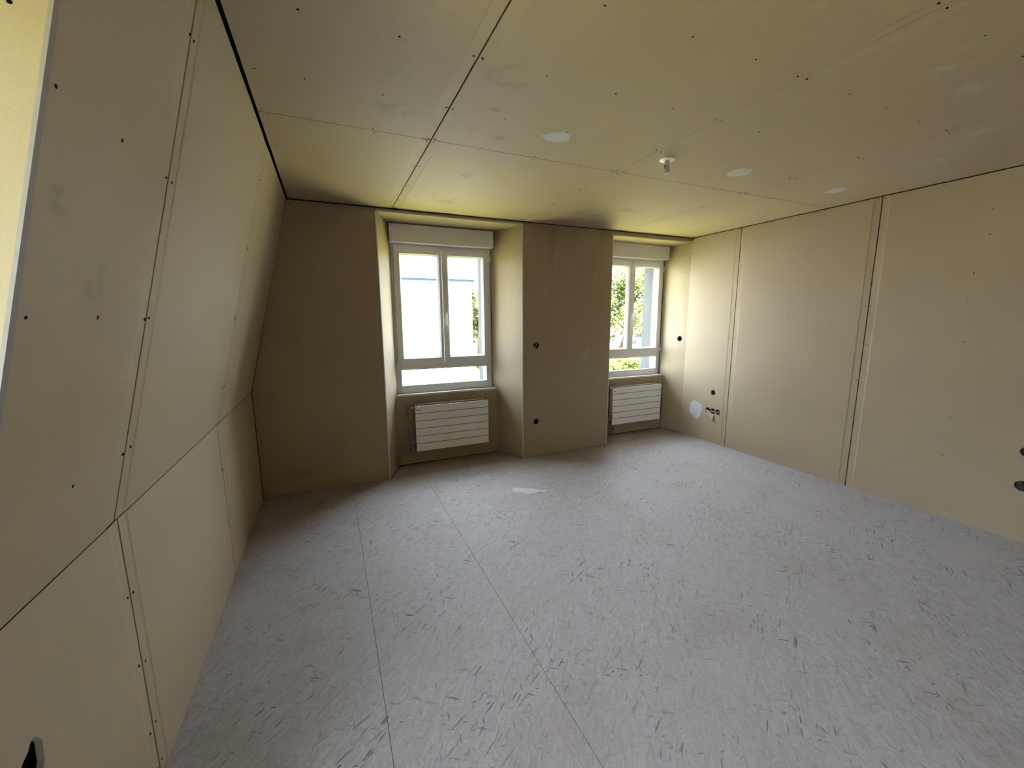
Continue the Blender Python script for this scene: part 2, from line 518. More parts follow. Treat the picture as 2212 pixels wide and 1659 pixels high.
def screws(parent, pl, pts, jit=0.004, depth=0.0, scale=1.0):
    R = pl.rot()
    for (u, v) in pts:
        o = bpy.data.objects.new('screw', SCREW)
        COL.objects.link(o)
        mt = R.copy()
        mt.translation = pl.P(u + random.uniform(-jit, jit), v + random.uniform(-jit, jit), depth)
        s = scale * random.uniform(0.85, 1.15)
        o.matrix_world = mt @ Matrix.Diagonal((s, s * random.uniform(0.8, 1), 1, 1))
        o.parent = parent


def blob(name, parent, pl, outline, label, t=0.0012, mat=None):
    """a thin smear of filler with a raised middle"""
    k = len(outline)
    cu = sum(p[0] for p in outline) / k; cv = sum(p[1] for p in outline) / k
    V = [pl.P(u, v, -0.0002) for (u, v) in outline]
    V += [pl.P(cu + (u - cu) * 0.72, cv + (v - cv) * 0.72, -t) for (u, v) in outline]
    V += [pl.P(cu + (u - cu) * 0.3, cv + (v - cv) * 0.3, -t * 0.7) for (u, v) in outline]
    V.append(pl.P(cu, cv, -t))
    Fc = []
    for r in (0, 1):
        Fc += [(r * k + i, r * k + (i + 1) % k, (r + 1) * k + (i + 1) % k, (r + 1) * k + i) for i in range(k)]
    Fc += [(2 * k + i, 2 * k + (i + 1) % k, 3 * k) for i in range(k)]
    o = mk(name, V, Fc, mat or M['filler'], parent)
    o['label'] = label
    return o


def ragged(cu, cv, ru, rv, n=18, amp=0.22, seed=1):
    r = random.Random(seed)
    return [(cu + ru * math.cos(2 * math.pi * i / n) * (1 + r.uniform(-amp, amp)), cv + rv * math.sin(2 * math.pi * i / n) * (1 + r.uniform(-amp, amp))) for i in range(n)]


def rough(outline, sub=4, amp=0.006, seed=2):
    r = random.Random(seed); out = []
    for i, (a, b_) in enumerate(outline):
        c, d = outline[(i + 1) % len(outline)]
        for k in range(sub):
            t = k / sub
            out.append((a + (c - a) * t + r.uniform(-amp, amp), b_ + (d - b_) * t + r.uniform(-amp, amp)))
    return out


# ------------------------------------------------------------------ shell of the building (masonry behind the boards)
mb = MB()
for (x0, x1) in ((-0.75, 1.235), (2.238, 3.716), (4.719, 5.2)):
    mb.box(x0, x1, 0.45, 0.72, GZ, 2.95)
for (x0, x1) in ((1.235, 2.238), (3.716, 4.719)):
    mb.box(x0, x1, 0.45, 0.72, GZ, 0.77)
    mb.box(x0, x1, 0.45, 0.72, 2.27, 2.95)
wall_front = tag(mb.build('wall_front', M['concrete']), 'front wall with two window recesses, lined with bare beige plasterboard', kind='structure')
mb = MB()
mb.box(-0.75, -0.47, -5.5, -4.168, GZ, 2.95).box(-0.75, -0.47, -3.165, 0.45, GZ, 2.95)
mb.box(-0.75, -0.47, -4.168, -3.165, GZ, 0.77).box(-0.75, -0.47, -4.168, -3.165, 2.27, 2.95)
wall_left = tag(mb.build('wall_left', M['concrete']), 'left attic wall of beige plasterboard, upright below and leaning inward above', kind='structure')
wall_right = tag(MB().box(4.96, 5.2, -5.5, 0.45, GZ, 2.95).build('wall_right', M['cavity']), 'long right wall of beige plasterboard sheets with open joints', kind='structure')
wall_back = tag(MB().box(-0.47, 4.96, -5.5, YBACK, -0.3, 2.95).build('wall_back', M['paper']), 'plain plasterboard wall behind the viewer', kind='structure')
ceiling = tag(MB().box(-0.47, 4.96, YBACK, 0.45, 2.62, 2.95).build('ceiling', M['cavity']), 'ceiling of beige plasterboard sheets with open joints', kind='structure')
floor = tag(MB().box(-0.47, 4.96, YBACK, 0.45, -0.3, -0.02).build('floor', M['cavity']), 'floor of dusty strand board panels', kind='structure')

# ------------------------------------------------------------------ floor panels
FP = Plane((0, 0, 0), (1, 0, 0), (0, 1, 0), (0, 0, 1))
xs = [-0.0175, 0.709, 1.368, 2.03, 2.692, 3.354, 4.016, 4.678, 4.822]
cut = [[-0.62, -3.12], [-1.752, -4.25], [-0.45, -2.95], [-1.755, -4.25], [-1.35, -3.85], [-2.6, -4.9], [-1.2, -3.7], [-2.0, -4.5]]
fpan = []
for i in range(len(xs) - 1):
    ys = [YBACK] + sorted(cut[i]) + [0.0]
    # panels run on into the recesses
    for j in range(len(ys) - 1):
        ga = 0.0009 if i in (1, 2) else 0.0002
        gb = 0.0009 if i in (0, 1) else 0.0002
        o = board('floor_panel', floor, FP, rect(xs[i] + ga, xs[i + 1] - gb, ys[j] + .0002, ys[j + 1] - .0002), t=0.018, mat=M['osb'], rim=M['bark_edge'])
        fpan.append(o)
for nm, poly in (('a', [(1.06, 0.001), (2.47, 0.001), (2.31, 0.31), (1.185, 0.31)]), ('b', [(3.62, 0.001), (4.81, 0.001), (4.75, 0.31), (3.68, 0.31)])):
    board('floor_panel', floor, FP, poly, t=0.018, mat=M['osb'], rim=M['bark_edge'])
board('floor_panel', floor, FP, rect(-0.30, -0.014, YD0 + 0.01, YD1 - 0.01), t=0.018, mat=M['osb'], rim=M['bark_edge'])
screws(floor, FP, [(1.375, -1.734), (1.362, -1.774), (1.433, -2.23), (0.749, -1.716), (0.744, -1.76), (2.003, -2.24), (2.095, -1.734), (2.089, -1.776),
                   (2.696, -1.736), (2.709, -1.78), (2.781, -1.871), (3.646, -1.552), (4.363, -1.883), (2.733, -2.623), (1.342, -0.768), (1.749, -1.27),
                   (0.74, -0.9), (0.74, -1.3), (2.05, -1.1), (2.7, -2.3), (3.3, -2.2)], scale=0.85)
blob('filler_patch', floor, FP, rough([(2.038, -0.70), (2.126, -0.741), (2.194, -0.794), (2.339, -0.895), (2.223, -0.874), (2.107, -0.894), (2.064, -0.822), (2.009, -0.775)], 4, 0.012),
     'white splash of spilt plaster on the floor', t=0.0015, mat=M['splash'])
blob('plaster_spot', floor, FP, ragged(3.02, -3.02, 0.07, 0.045, seed=4), 'pale plaster smear on the floor', t=0.0006, mat=M['osb'])

# ------------------------------------------------------------------ ceiling boards
CP = Plane((0, 0, H), (1, 0, 0), (0, 1, 0), (0, 0, -1))
cxs = [XT + 0.013, 1.195, 2.462, 3.703, XR - 0.006]
cys = [YBACK, -4.03, -1.530, -0.006]
for i in range(4):
    for j in range(3):
        g = 0.0030 if i in (0,) else 0.0018
        x0 = cxs[i] + (0 if i == 0 else (0.0035 if i == 1 else 0.0016)); x1 = cxs[i + 1] - (0 if i == 3 else (0.0035 if i == 0 else 0.0016))
        b_ = board('plasterboard_sheet', ceiling, CP, rect(x0, x1, cys[j] + 0.0016, cys[j + 1] - 0.0016), taper=(i > 0, i < 3), edge=M['cut_edge'], mat=M['ceiling_paper'], td=0.0022)
        rows = [y for y in (-0.06, -0.45, -0.69, -1.11, -1.508, -1.552, -1.905, -2.312, -2.715, -3.135, -3.55) if cys[j] < y < cys[j + 1]]
        cols = {0: (0.41, 0.60, 0.90, 1.178), 1: (1.215, 1.48, 1.83, 2.16, 2.434), 2: (2.484, 2.775, 3.09, 3.40, 3.675), 3: (3.73, 4.05, 4.40, 4.78)}[i]
        pts = [(x + random.uniform(-.012, .012) * (0 if x in (1.178, 1.215, 2.434, 2.484, 3.675, 3.73) else 1), y + random.uniform(-.006, .006)) for y in rows for x in cols]
        screws(b_, CP, pts, jit=0.004, scale=0.95)
for k, (c, ru, rv) in enumerate((((1.811, -1.836), .075, .06), ((3.233, -1.843), .085, .075), ((4.309, -1.85), .07, .07))):
    blob('filler_patch', ceiling, CP, ragged(*c, ru, rv, seed=11 + k), ('white filler patch on the ceiling beside the long open joint', 'white filler patch on the ceiling behind the lamp fitting', 'bright white filler patch on the ceiling near the right wall')[k])
# hidden part of the ceiling above the dormer recess
MB().box(-0.45, XT + 0.012, YD0, YD1, 2.5, 2.55).build('plasterboard_sheet', M['paper'], ceiling)

# ------------------------------------------------------------------ right wall boards
RP = Plane((XR, 0, 0), (0, -1, 0), (0, 0, 1), (-1, 0, 0))      # u = -y
GAP = 0.004
rb = [(0.0, 0.669), (0.669, 1.929), (1.929, 3.19), (3.19, 4.44), (4.44, -YBACK)]
gang = []
for cu, a0, a1 in ((0.404, 60, 300), (0.475, 40, 140), (0.546, -120, 120)):
    pass
R3 = 0.034
gang = []                                  # outline of three overlapping saw holes in a row
cs = [0.404, 0.473, 0.542]
nseg = 10
hw = math.acos(0.0345 / 0.0365)
R3 = 0.0365
for k, c in enumerate(cs):                 # lower arcs left to right, then the upper ones back
    a0 = math.pi if k == 0 else math.pi + hw
    a1 = 2 * math.pi if k == 2 else 2 * math.pi - hw
    gang += [(c + R3 * math.cos(a0 + (a1 - a0) * i / nseg), 0.392 + R3 * math.sin(a0 + (a1 - a0) * i / nseg)) for i in range(nseg + (0 if k == 2 else 0))]
for k, c in reversed(list(enumerate(cs))):
    a0 = 0 if k == 2 else hw
    a1 = math.pi if k == 0 else math.pi - hw
    gang += [(c + R3 * math.cos(a0 + (a1 - a0) * i / nseg), 0.392 + R3 * math.sin(a0 + (a1 - a0) * i / nseg)) for i in range(nseg)]
rholes = {0: [circle(0.459, 0.622, 0.034), gang], 2: [circle(2.931, 0.625, 0.036), circle(2.936, 0.388, 0.037)]}
rpan = []
for i, (u0, u1) in enumerate(rb):
    b_ = board('plasterboard_sheet', wall_right, RP, rect(u0 + (GAP if i else 0), u1 - GAP, 0.0005, H - 0.006), holes=rholes.get(i, ()), taper=(i > 0, i < 4))
    rpan.append(b_)
zs1 = [2.48, 2.33, 2.19, 2.09, 1.93, 1.77, 1.62, 1.46, 1.30, 1.14, 0.98, 0.82, 0.65, 0.48, 0.33, 0.18, 0.06]
for (ju, st) in ((0.669, 1), (1.929, 2)):
    k = 0 if ju < 1 else 1
    screws(rpan[k], RP, [(ju - 0.020, z) for z in zs1[::st]], depth=0.0012, scale=0.8)
    screws(rpan[k + 1], RP, [(ju + 0.020, z + random.uniform(-.03, .0)) for z in zs1[::st]], depth=0.0012, scale=0.8)
screws(rpan[1], RP, [(1.27, 2.48), (1.32, 2.21), (1.27, 2.2), (1.27, 1.86), (1.32, 1.86), (1.27, 1.52), (1.31, 1.52), (1.27, 1.15), (1.32, 0.79), (1.27, 0.46), (1.31, 0.46), (1.31, 0.09), (1.0, 2.48), (1.5, 2.48)], scale=0.8)
screws(rpan[2], RP, [(2.57, 2.25), (2.58, 2.09), (2.53, 1.83), (2.52, 1.63), (2.54, 1.34), (2.58, 1.07), (2.53, 0.78), (2.53, 0.48), (2.59, 0.1), (2.3, 2.48), (2.9, 2.48)], scale=0.8)
screws(rpan[0], RP, [(0.07, 2.48), (0.02, 2.31), (0.05, 2.17), (0.06, 2.11), (0.03, 1.94), (0.02, 1.9), (0.06, 1.73), (0.04, 1.52), (0.03, 1.49), (0.07, 1.33), (0.03, 1.2), (0.06, 1.09), (0.06, 0.83), (0.06, 0.80), (0.04, 0.6), (0.35, 2.49)], scale=0.8)
blob('filler_patch', wall_right, RP, rough([(-a, z) for a, z in ((-0.168, 0.472), (-0.226, 0.477), (-0.285, 0.452), (-0.315, 0.423), (-0.323, 0.389), (-0.3, 0.328), (-0.302, 0.297), (-0.259, 0.249), (-0.205, 0.259), (-0.152, 0.297), (-0.122, 0.34), (-0.129, 0.398), (-0.137, 0.432))], 3, 0.003),
     'round white filler patch beside the triple socket hole', t=0.003)
flap = mk('torn_paper_flap', [RP.P(0.372, 0.405, -0.001), RP.P(0.413, 0.353, -0.012), RP.P(0.482, 0.279, -0.022), RP.P(0.497, 0.309, -0.016), RP.P(0.489, 0.346, -0.004), RP.P(0.44, 0.372, -0.002),
                              RP.P(0.374, 0.403, -0.003), RP.P(0.415, 0.351, -0.014), RP.P(0.484, 0.277, -0.024), RP.P(0.499, 0.307, -0.018), RP.P(0.491, 0.344, -0.006), RP.P(0.442, 0.370, -0.004)],
          [(0, 1, 4, 5), (1, 2, 3, 4), (6, 11, 10, 7), (7, 10, 9, 8), (0, 6, 7, 1), (1, 7, 8, 2), (2, 8, 9, 3), (3, 9, 10, 4), (4, 10, 11, 5), (5, 11, 6, 0)], M['paper'], wall_right)
flap['label'] = 'torn flap of board paper under the triple socket hole'

# cables inside the holes: things of their own, clipped inside the wall
c_ = MB().tube([(4.90, -0.33, 0.372), (4.842, -0.39, 0.380), (4.832, -0.47, 0.389), (4.842, -0.55, 0.385), (4.90, -0.62, 0.37)], 0.0045, 8).build('electric_cable', M['cable'], smooth=True)
tag(c_, 'pale grey cable lying across the triple socket hole', 'cable')
c_ = MB().tube([(4.94, -0.44, 0.66), (4.87, -0.452, 0.628), (4.845, -0.472, 0.608), (4.88, -0.50, 0.60), (4.94, -0.52, 0.57)], 0.009, 8).build('electric_cable', M['cable_dark'], smooth=True)
tag(c_, 'dark conduit end inside the single round hole above the triple socket hole', 'cable')
c_ = MB().tube([(4.94, -2.90, 0.45), (4.87, -2.93, 0.41), (4.842, -2.945, 0.385), (4.88, -2.96, 0.36), (4.94, -2.98, 0.33)], 0.009, 8).build('electric_cable', M['cable_dark'], smooth=True)
tag(c_, 'dark conduit in the lower round hole at the right edge of the picture', 'cable')
c_ = MB().tube([(2.64, 0.06, 1.30), (2.648, 0.03, 1.262), (2.652, 0.018, 1.24), (2.645, 0.04, 1.215), (2.64, 0.08, 1.19)], 0.007, 8).build('electric_cable', M['cable'], smooth=True)
tag(c_, 'grey cable inside the upper round hole of the pier between the windows', 'cable')

# ------------------------------------------------------------------ front wall boards and recess linings
WP = Plane((0, 0, 0), (1, 0, 0), (0, 0, 1), (0, -1, 0))
fl = board('plasterboard_sheet', wall_front, WP, [(XL + 0.004, 0.0005), (O1L - 0.014, 0.0005), (O1L - 0.014, H - 0.008), (XT - 0.004, H - 0.008), (XL + 0.004, KZ)], holes=[])
screws(fl, WP, [(0.52, z) for z in (2.30, 1.97, 1.63, 1.30, 1.04, 0.69, 0.39, 0.1)] + [(1.025, z) for z in (2.34, 2.08, 1.85, 1.6, 1.39, 1.17, 0.8, 0.5, 0.25)] +
       [(0.38, 2.46), (0.66, 2.46), (0.92, 2.48), (0.27, 1.98), (0.17, 1.64), (0.09, 1.38), (0.02, 0.5)], scale=0.8)
pr = board('plasterboard_sheet', wall_front, WP, mat=M['pier_paper'], outer= rect(O1R + 0.009, O2L - 0.009, 0.0005, H - 0.006), holes=[circle(2.643, 1.24, 0.034), circle(2.646, 0.391, 0.034)])
screws(pr, WP, [(2.508, z) for z in (2.35, 2.1, 1.81, 1.58, 1.33, 1.1, 0.91, 0.7, 0.52, 0.3, 0.1)] + [(3.04, z) for z in (2.31, 2.05, 1.81, 1.52, 1.23, 0.93, 0.62, 0.3)] +
       [(3.575, z) for z in (2.35, 2.15, 1.8, 1.5, 1.15, 0.79, 0.45, 0.11)] + [(2.65, 2.48), (3.16, 2.48)], scale=0.8)
BY = 0.37                          # depth at which the linings meet the window


def lining(xa, xb, left, right, zf, zb, parent):
    """side boards, soffit board, lintel strip, apron and sill of one recess; left/right = x at the window"""
    obs = []
    for (x0, x1, sgn) in ((xa, left, 1), (xb, right, -1)):
        U = Vector((x1 - x0, BY, 0)); ln = U.length
        Nn = Vector((BY, -(x1 - x0), 0)) * sgn
        pl = Plane((x0, 0.0, 0), U, (0, 0, 1), Nn)
        b_ = board('reveal_board', parent, pl, [(0, 0.004), (ln, 0.004), (ln, zb), (0, zf)], holes=([] if not (sgn < 0 and xb > 4) else [circle(0.095, 1.252, 0.034)]))
        screws(b_, pl, [(0.035, z) for z in (2.38, 2.1, 1.8, 1.5, 1.2, 0.9)], scale=0.7)
        if sgn < 0 and xb > 4:
            screws(b_, pl, [(0.15, 2.18), (0.16, 1.95), (0.17, 1.69), (0.21, 1.09), (0.22, 0.83)], scale=0.7)
    # soffit: slightly falling towards the window
    b_ = mk('soffit_board', [(xa + .004, 0, zf), (xb - .004, 0, zf), (right - .004, BY + .02, zb), (left + .004, BY + .02, zb), (xa + .004, 0, zf + .0125), (xb - .004, 0, zf + .0125), (right - .004, BY + .02, zb + .0125), (left + .004, BY + .02, zb + .0125)],
            [(0, 1, 2, 3), (7, 6, 5, 4), (0, 4, 5, 1), (1, 5, 6, 2), (2, 6, 7, 3), (3, 7, 4, 0)], [M['paper'], M['gypsum']], parent, [0, 1, 1, 1, 1, 1])
    board('lintel_board', parent, WP, rect(xa - (0.010 if xa < 2 else 0.006), xb + 0.006 - (0.006 if xb > 4 else 0), zf + 0.0135, H - 0.006))
    # apron below the window and its sill
    AP = Plane((0, 0.31, 0), (1, 0, 0), (0, 0, 1), (0, -1, 0))
    la = xa + (left - xa) * 0.31 / BY; lb = xb + (right - xb) * 0.31 / BY
    board('apron_board', parent, AP, rect(la + 0.003, lb - 0.003, 0.008, 0.738))
    MB().box(la + 0.001, lb - 0.001, 0.304, 0.40, 0.739, 0.757).build('window_sill', M['bead'], parent, bevel=0.002)


lining(O1L, O1R, 1.212, 2.270, 2.466, 2.444, wall_front)
lining(O2L, XR, 3.692, 4.744, 2.446, 2.442, wall_front)
# metal corner beads on the free edges of the recesses
for (x0, x1, zt) in ((O1L - 0.0105, O1L - 0.001, 2.47), (O1R + 0.0005, O1R + 0.0085, 2.478), (O2L - 0.0085, O2L - 0.0005, 2.49)):
    cb = MB().box(x0, x1, -0.0012, 0.02, 0.002, zt).build('corner_bead', M['bead'], wall_front)

# ------------------------------------------------------------------ left wall: knee wall, slope, dormer recess
KP = Plane((XL, 0, 0), (0, 1, 0), (0, 0, 1), (1, 0, 0))
SLV = Vector((XT - XL, 0, H - KZ)); SL = SLV.length
SP = Plane((XL, 0, KZ), (0, 1, 0), SLV, (H - KZ, 0, -(XT - XL)))


def zs(z):
    return (z - KZ) / (H - KZ) * SL


hole_l = [(-2.905, 0.585), (-2.885, 0.57), (-2.845, 0.575), (-2.83, 0.60), (-2.826, 0.645), (-2.836, 0.662), (-2.845, 0.672), (-2.858, 0.670), (-2.866, 0.66), (-2.888, 0.652), (-2.902, 0.63)]
ky = [YD1, -2.373, -1.150, -0.004]
for i in range(3):
    b_ = board('plasterboard_sheet', wall_left, KP, rect(ky[i] + (0.004 if i else 0), ky[i + 1] - 0.004, 0.0005, KZ - 0.003), holes=[hole_l] if i == 0 else (), taper=(i > 0, i < 2), edge=M['cut_edge'])
    pts = {0: [(-2.395, .69), (-2.397, .45), (-2.4, .2), (-2.395, .055)], 1: [(-2.352, .68), (-2.35, .43), (-2.35, .2), (-2.352, .05), (-1.76, .56), (-1.76, .31), (-1.175, .68), (-1.175, .35)], 2: [(-1.13, .66), (-1.128, .3), (-0.6, .6), (-0.6, .3)]}[i]
    screws(b_, KP, pts, depth=0.0008, scale=0.8)
board('plasterboard_sheet', wall_left, KP, rect(YBACK, YD0, 0.004, KZ - 0.002))
sy = [YD1, -2.392, -1.150, -0.004]
for i in range(3):
    g0, g1 = (0.0045 if i == 1 else 0.002), (0.0045 if i == 0 else 0.002)
    b_ = board('plasterboard_sheet', wall_left, SP, rect(sy[i] + (0.012 if i == 0 else g0), sy[i + 1] - g1, 0.0008, SL - 0.004), taper=(i > 0, i < 2), edge=M['cut_edge'], mat=M['slope_paper'] if i == 0 else None)
    cols = {0: (-2.92, -2.68, -2.414), 1: (-2.366, -2.06, -1.765, -1.46, -1.172), 2: (-1.128, -0.8, -0.5, -0.1)}[i]
    screws(b_, SP, [(y + random.uniform(-.008, .008), zs(z) + random.uniform(-.006, .006)) for z in (2.31, 1.925, 1.54, 1.153) for y in cols], depth=0.0006 if i else 0.0, scale=0.95)
board('plasterboard_sheet', wall_left, SP, rect(YBACK, YD0, 0.002, SL - 0.004))
blob('filler_patch', wall_left, KP, ragged(-0.459, 0.424, 0.035, 0.05, n=12, seed=8), 'small filled dent on the low part of the left wall', t=0.004, mat=M['paper'])
MB().box(XL - 0.07, XL - 0.055, -3.0, -2.7, 0.4, 0.9).build('insulation', M['wool'], wall_left)
MB().box(XR + 0.07, XR + 0.085, -0.75, -0.3, 0.3, 0.75).build('insulation', M['wool'], wall_right)
MB().box(XR + 0.07, XR + 0.085, -3.1, -2.8, 0.3, 0.75).build('insulation', M['wool'], wall_right)
# dormer recess: far side, near side, soffit, apron, sill
prof = [(-0.385, 0.004), (XL, 0.004), (XL, KZ), (XL + (XT - XL) * (2.452 - KZ) / (H - KZ), 2.452), (-0.385, 2.452)]
for (y, s) in ((YD1, -1), (YD0, 1)):
    pl = Plane((0, y, 0), (1, 0, 0), (0, 0, 1), (0, s, 0))
    b_ = board('reveal_board', wall_left, pl, prof)
    screws(b_, pl, [(0.20, 2.02), (0.12, 1.6), (-0.05, 1.2), (-0.1, 2.1)])
DP = Plane((0, 0, 2.452), (1, 0, 0), (0, 1, 0), (0, 0, -1))
board('soffit_board', wall_left, DP, rect(-0.40, 0.348, YD0 + 0.002, YD1 - 0.002))
DB = Plane((-0.372, 0, 0), (0, 1, 0), (0, 0, 1), (1, 0, 0))
board('reveal_board', wall_left, DB, rect(YD0 + .001, -4.185, 0.757, 2.452))
board('reveal_board', wall_left, DB, rect(-3.147, YD1 - .001, 0.757, 2.452))
DA = Plane((-0.31, 0, 0), (0, 1, 0), (0, 0, 1), (1, 0, 0))
board('apron_board', wall_left, DA, rect(YD0 + .003, YD1 - .003, 0.008, 0.738))
MB().box(-0.42, -0.304, YD0 + .002, YD1 - .002, 0.739, 0.757).build('window_sill', M['bead'], wall_left, bevel=0.002)
for (y0, y1) in ((YD1 - 0.004, YD1 + 0.011), (YD0 - 0.011, YD0 + 0.004)):
    p0 = [SP.P(y0, 0.0, 0.004), SP.P(y1, 0.0, 0.004), SP.P(y1, 0.0, -0.002), SP.P(y0, 0.0, -0.002)]
    p1 = [SP.P(y0, SL - .03, 0.004), SP.P(y1, SL - .03, 0.004), SP.P(y1, SL - .03, -0.002), SP.P(y0, SL - .03, -0.002)]
    mk('corner_bead', p0 + p1, [(3, 2, 1, 0), (4, 5, 6, 7), (0, 1, 5, 4), (1, 2, 6, 5), (2, 3, 7, 6), (3, 0, 4, 7)], M['bead_dusty'], wall_left)
for y in (YD1 + 0.003, YD0 - 0.011):
    MB().box(XL - 0.004, XL + 0.002, y, y + 0.008, 0.002, KZ).build('corner_bead', M['bead'], wall_left)


# ------------------------------------------------------------------ windows
def frame_ring(mbd, x0, x1, z0, z1, ax0, ax1, az0, az1, y0, y1):
    """ring between an outer and an inner rectangle"""
    o = [(x0, z0), (x1, z0), (x1, z1), (x0, z1)]; i = [(ax0, az0), (ax1, az0), (ax1, az1), (ax0, az1)]
    n = len(mbd.v)
    for y in (y0, y1):
        mbd.v += [Vector((a, y, c)) for a, c in o] + [Vector((a, y, c)) for a, c in i]
    for k in range(4):
        l = (k + 1) % 4
        mbd.f += [(n + k, n + l, n + 4 + l, n + 4 + k), (n + 8 + l, n + 8 + k, n + 12 + k, n + 12 + l),
                  (n + k, n + 8 + k, n + 8 + l, n + l), (n + 4 + k, n + 4 + l, n + 12 + l, n + 12 + k)]
    return mbd


def window(name, label, xf):
    """built at the first window's place, then moved with xf"""
    root = MB()
    frame_ring(root, 1.200, 2.272, 0.757, 2.30, 1.262, 2.208, 0.82, 2.215, 0.386, 0.452)
    w = root.build(name, M['pvc'], None, xf=xf, bevel=0.002)
    tag(w, label, kind='structure')
    MB().box(1.262, 2.208, 0.386, 0.45, 1.0, 1.075).build('transom', M['pvc'], w, xf=xf, bevel=0.002)
    # fixed light at the bottom
    f = frame_ring(MB(), 1.255, 2.215, 0.815, 1.03, 1.268, 2.203, 0.840, 1.006, 0.380, 0.40).build('glazing_bead', M['pvc'], w, xf=xf)
    MB().box(1.262, 2.208, 0.408, 0.430, 0.83, 1.015).build('pane', M['glass'], w, xf=xf)
    sl = frame_ring(MB(), 1.262, 2.208, 0.834, 1.012, 1.2705, 2.2005, 0.8425, 1.0035, 0.399, 0.409).build('seal', M['seal'], w, xf=xf)
    for k, (a, b_, g0, g1) in enumerate(((1.237, 1.7215, 1.309, 1.680), (1.7265, 2.253, 1.798, 2.168))):
        s = frame_ring(MB(), a, b_, 1.062, 2.240, g0 - .014, g1 + .014, 1.122, 2.180, 0.370, 0.445).build('sash', M['pvc'], w, xf=xf, bevel=0.003)
        mbd = MB()      # sloped glazing bead
        o = [(g0 - .0145, 1.1215), (g1 + .0145, 1.1215), (g1 + .0145, 2.1805), (g0 - .0145, 2.1805)]
        i = [(g0, 1.136), (g1, 1.136), (g1, 2.166), (g0, 2.166)]
        mbd.v = [Vector((x, .373, z)) for x, z in o] + [Vector((x, .392, z)) for x, z in i] + [Vector((x, .400, z)) for x, z in i]
        mbd.f = [(q, (q + 1) % 4, 4 + (q + 1) % 4, 4 + q) for q in range(4)] + [(4 + q, 4 + (q + 1) % 4, 8 + (q + 1) % 4, 8 + q) for q in range(4)]
        mbd.build('glazing_bead', M['pvc'], s, xf=xf)
        frame_ring(MB(), g0 - .01, g1 + .01, 1.126, 2.176, g0 + .0025, g1 - .0025, 1.1385, 2.1635, 0.400, 0.407).build('seal', M['seal'], s, xf=xf)
        MB().box(g0 - .008, g1 + .008, .407, .430, 1.128, 2.174).build('pane', M['glass'], s, xf=xf)
        if k == 1:
            h = MB()
            h.box(1.752, 1.776, 0.362, 0.3705, 1.535, 1.605)
            h.tube([(1.764, 0.365, 1.585), (1.764, 0.332, 1.585), (1.765, 0.324, 1.575), (1.766, 0.322, 1.54), (1.766, 0.326, 1.46)], [.009, .009, .0095, .0095, .008], 8)
            hd = h.build('handle', M['plastic_white'], s, xf=xf)
        for z in (1.10, 2.16):
            x = a - 0.006 if k == 0 else b_ + 0.006
            MB().lathe((x, 0.366, z), (0, 0, 1), [(-.03, .007), (.03, .007)], 10).build('hinge', M['pvc'], s, smooth=True, xf=xf)
    bx_ = MB().box(1.198, 2.271, 0.29, 0.44, 2.271, 2.441).build('shutter_box', M['pvc'], w, xf=xf, bevel=0.003)
    bx_['label'] = 'white roller shutter box above the window'
    # roller shutter guide rails outside
    for x0, x1 in ((1.238, 1.262), (2.211, 2.235)):
        MB().box(x0, x1, 0.452, 0.505, 0.80, 2.27).build('guide_rail', M['pvc'], w, xf=xf)
    return w


window('window_1', 'white double casement window with low fixed pane, left of the pier', Matrix.Identity(4))
window('window_2', 'white double casement window with low fixed pane, half hidden behind the pier', Matrix.Translation((2.481, 0, 0)))
# the dormer window: same unit turned to face left
xf3 = Matrix.Translation((-0.02, -3.666, 0)) @ Matrix.Rotation(math.pi / 2, 4, 'Z') @ Matrix.Translation((-1.7365, 0, 0))
window('window_3', 'dormer window in the left wall outside the picture', xf3)


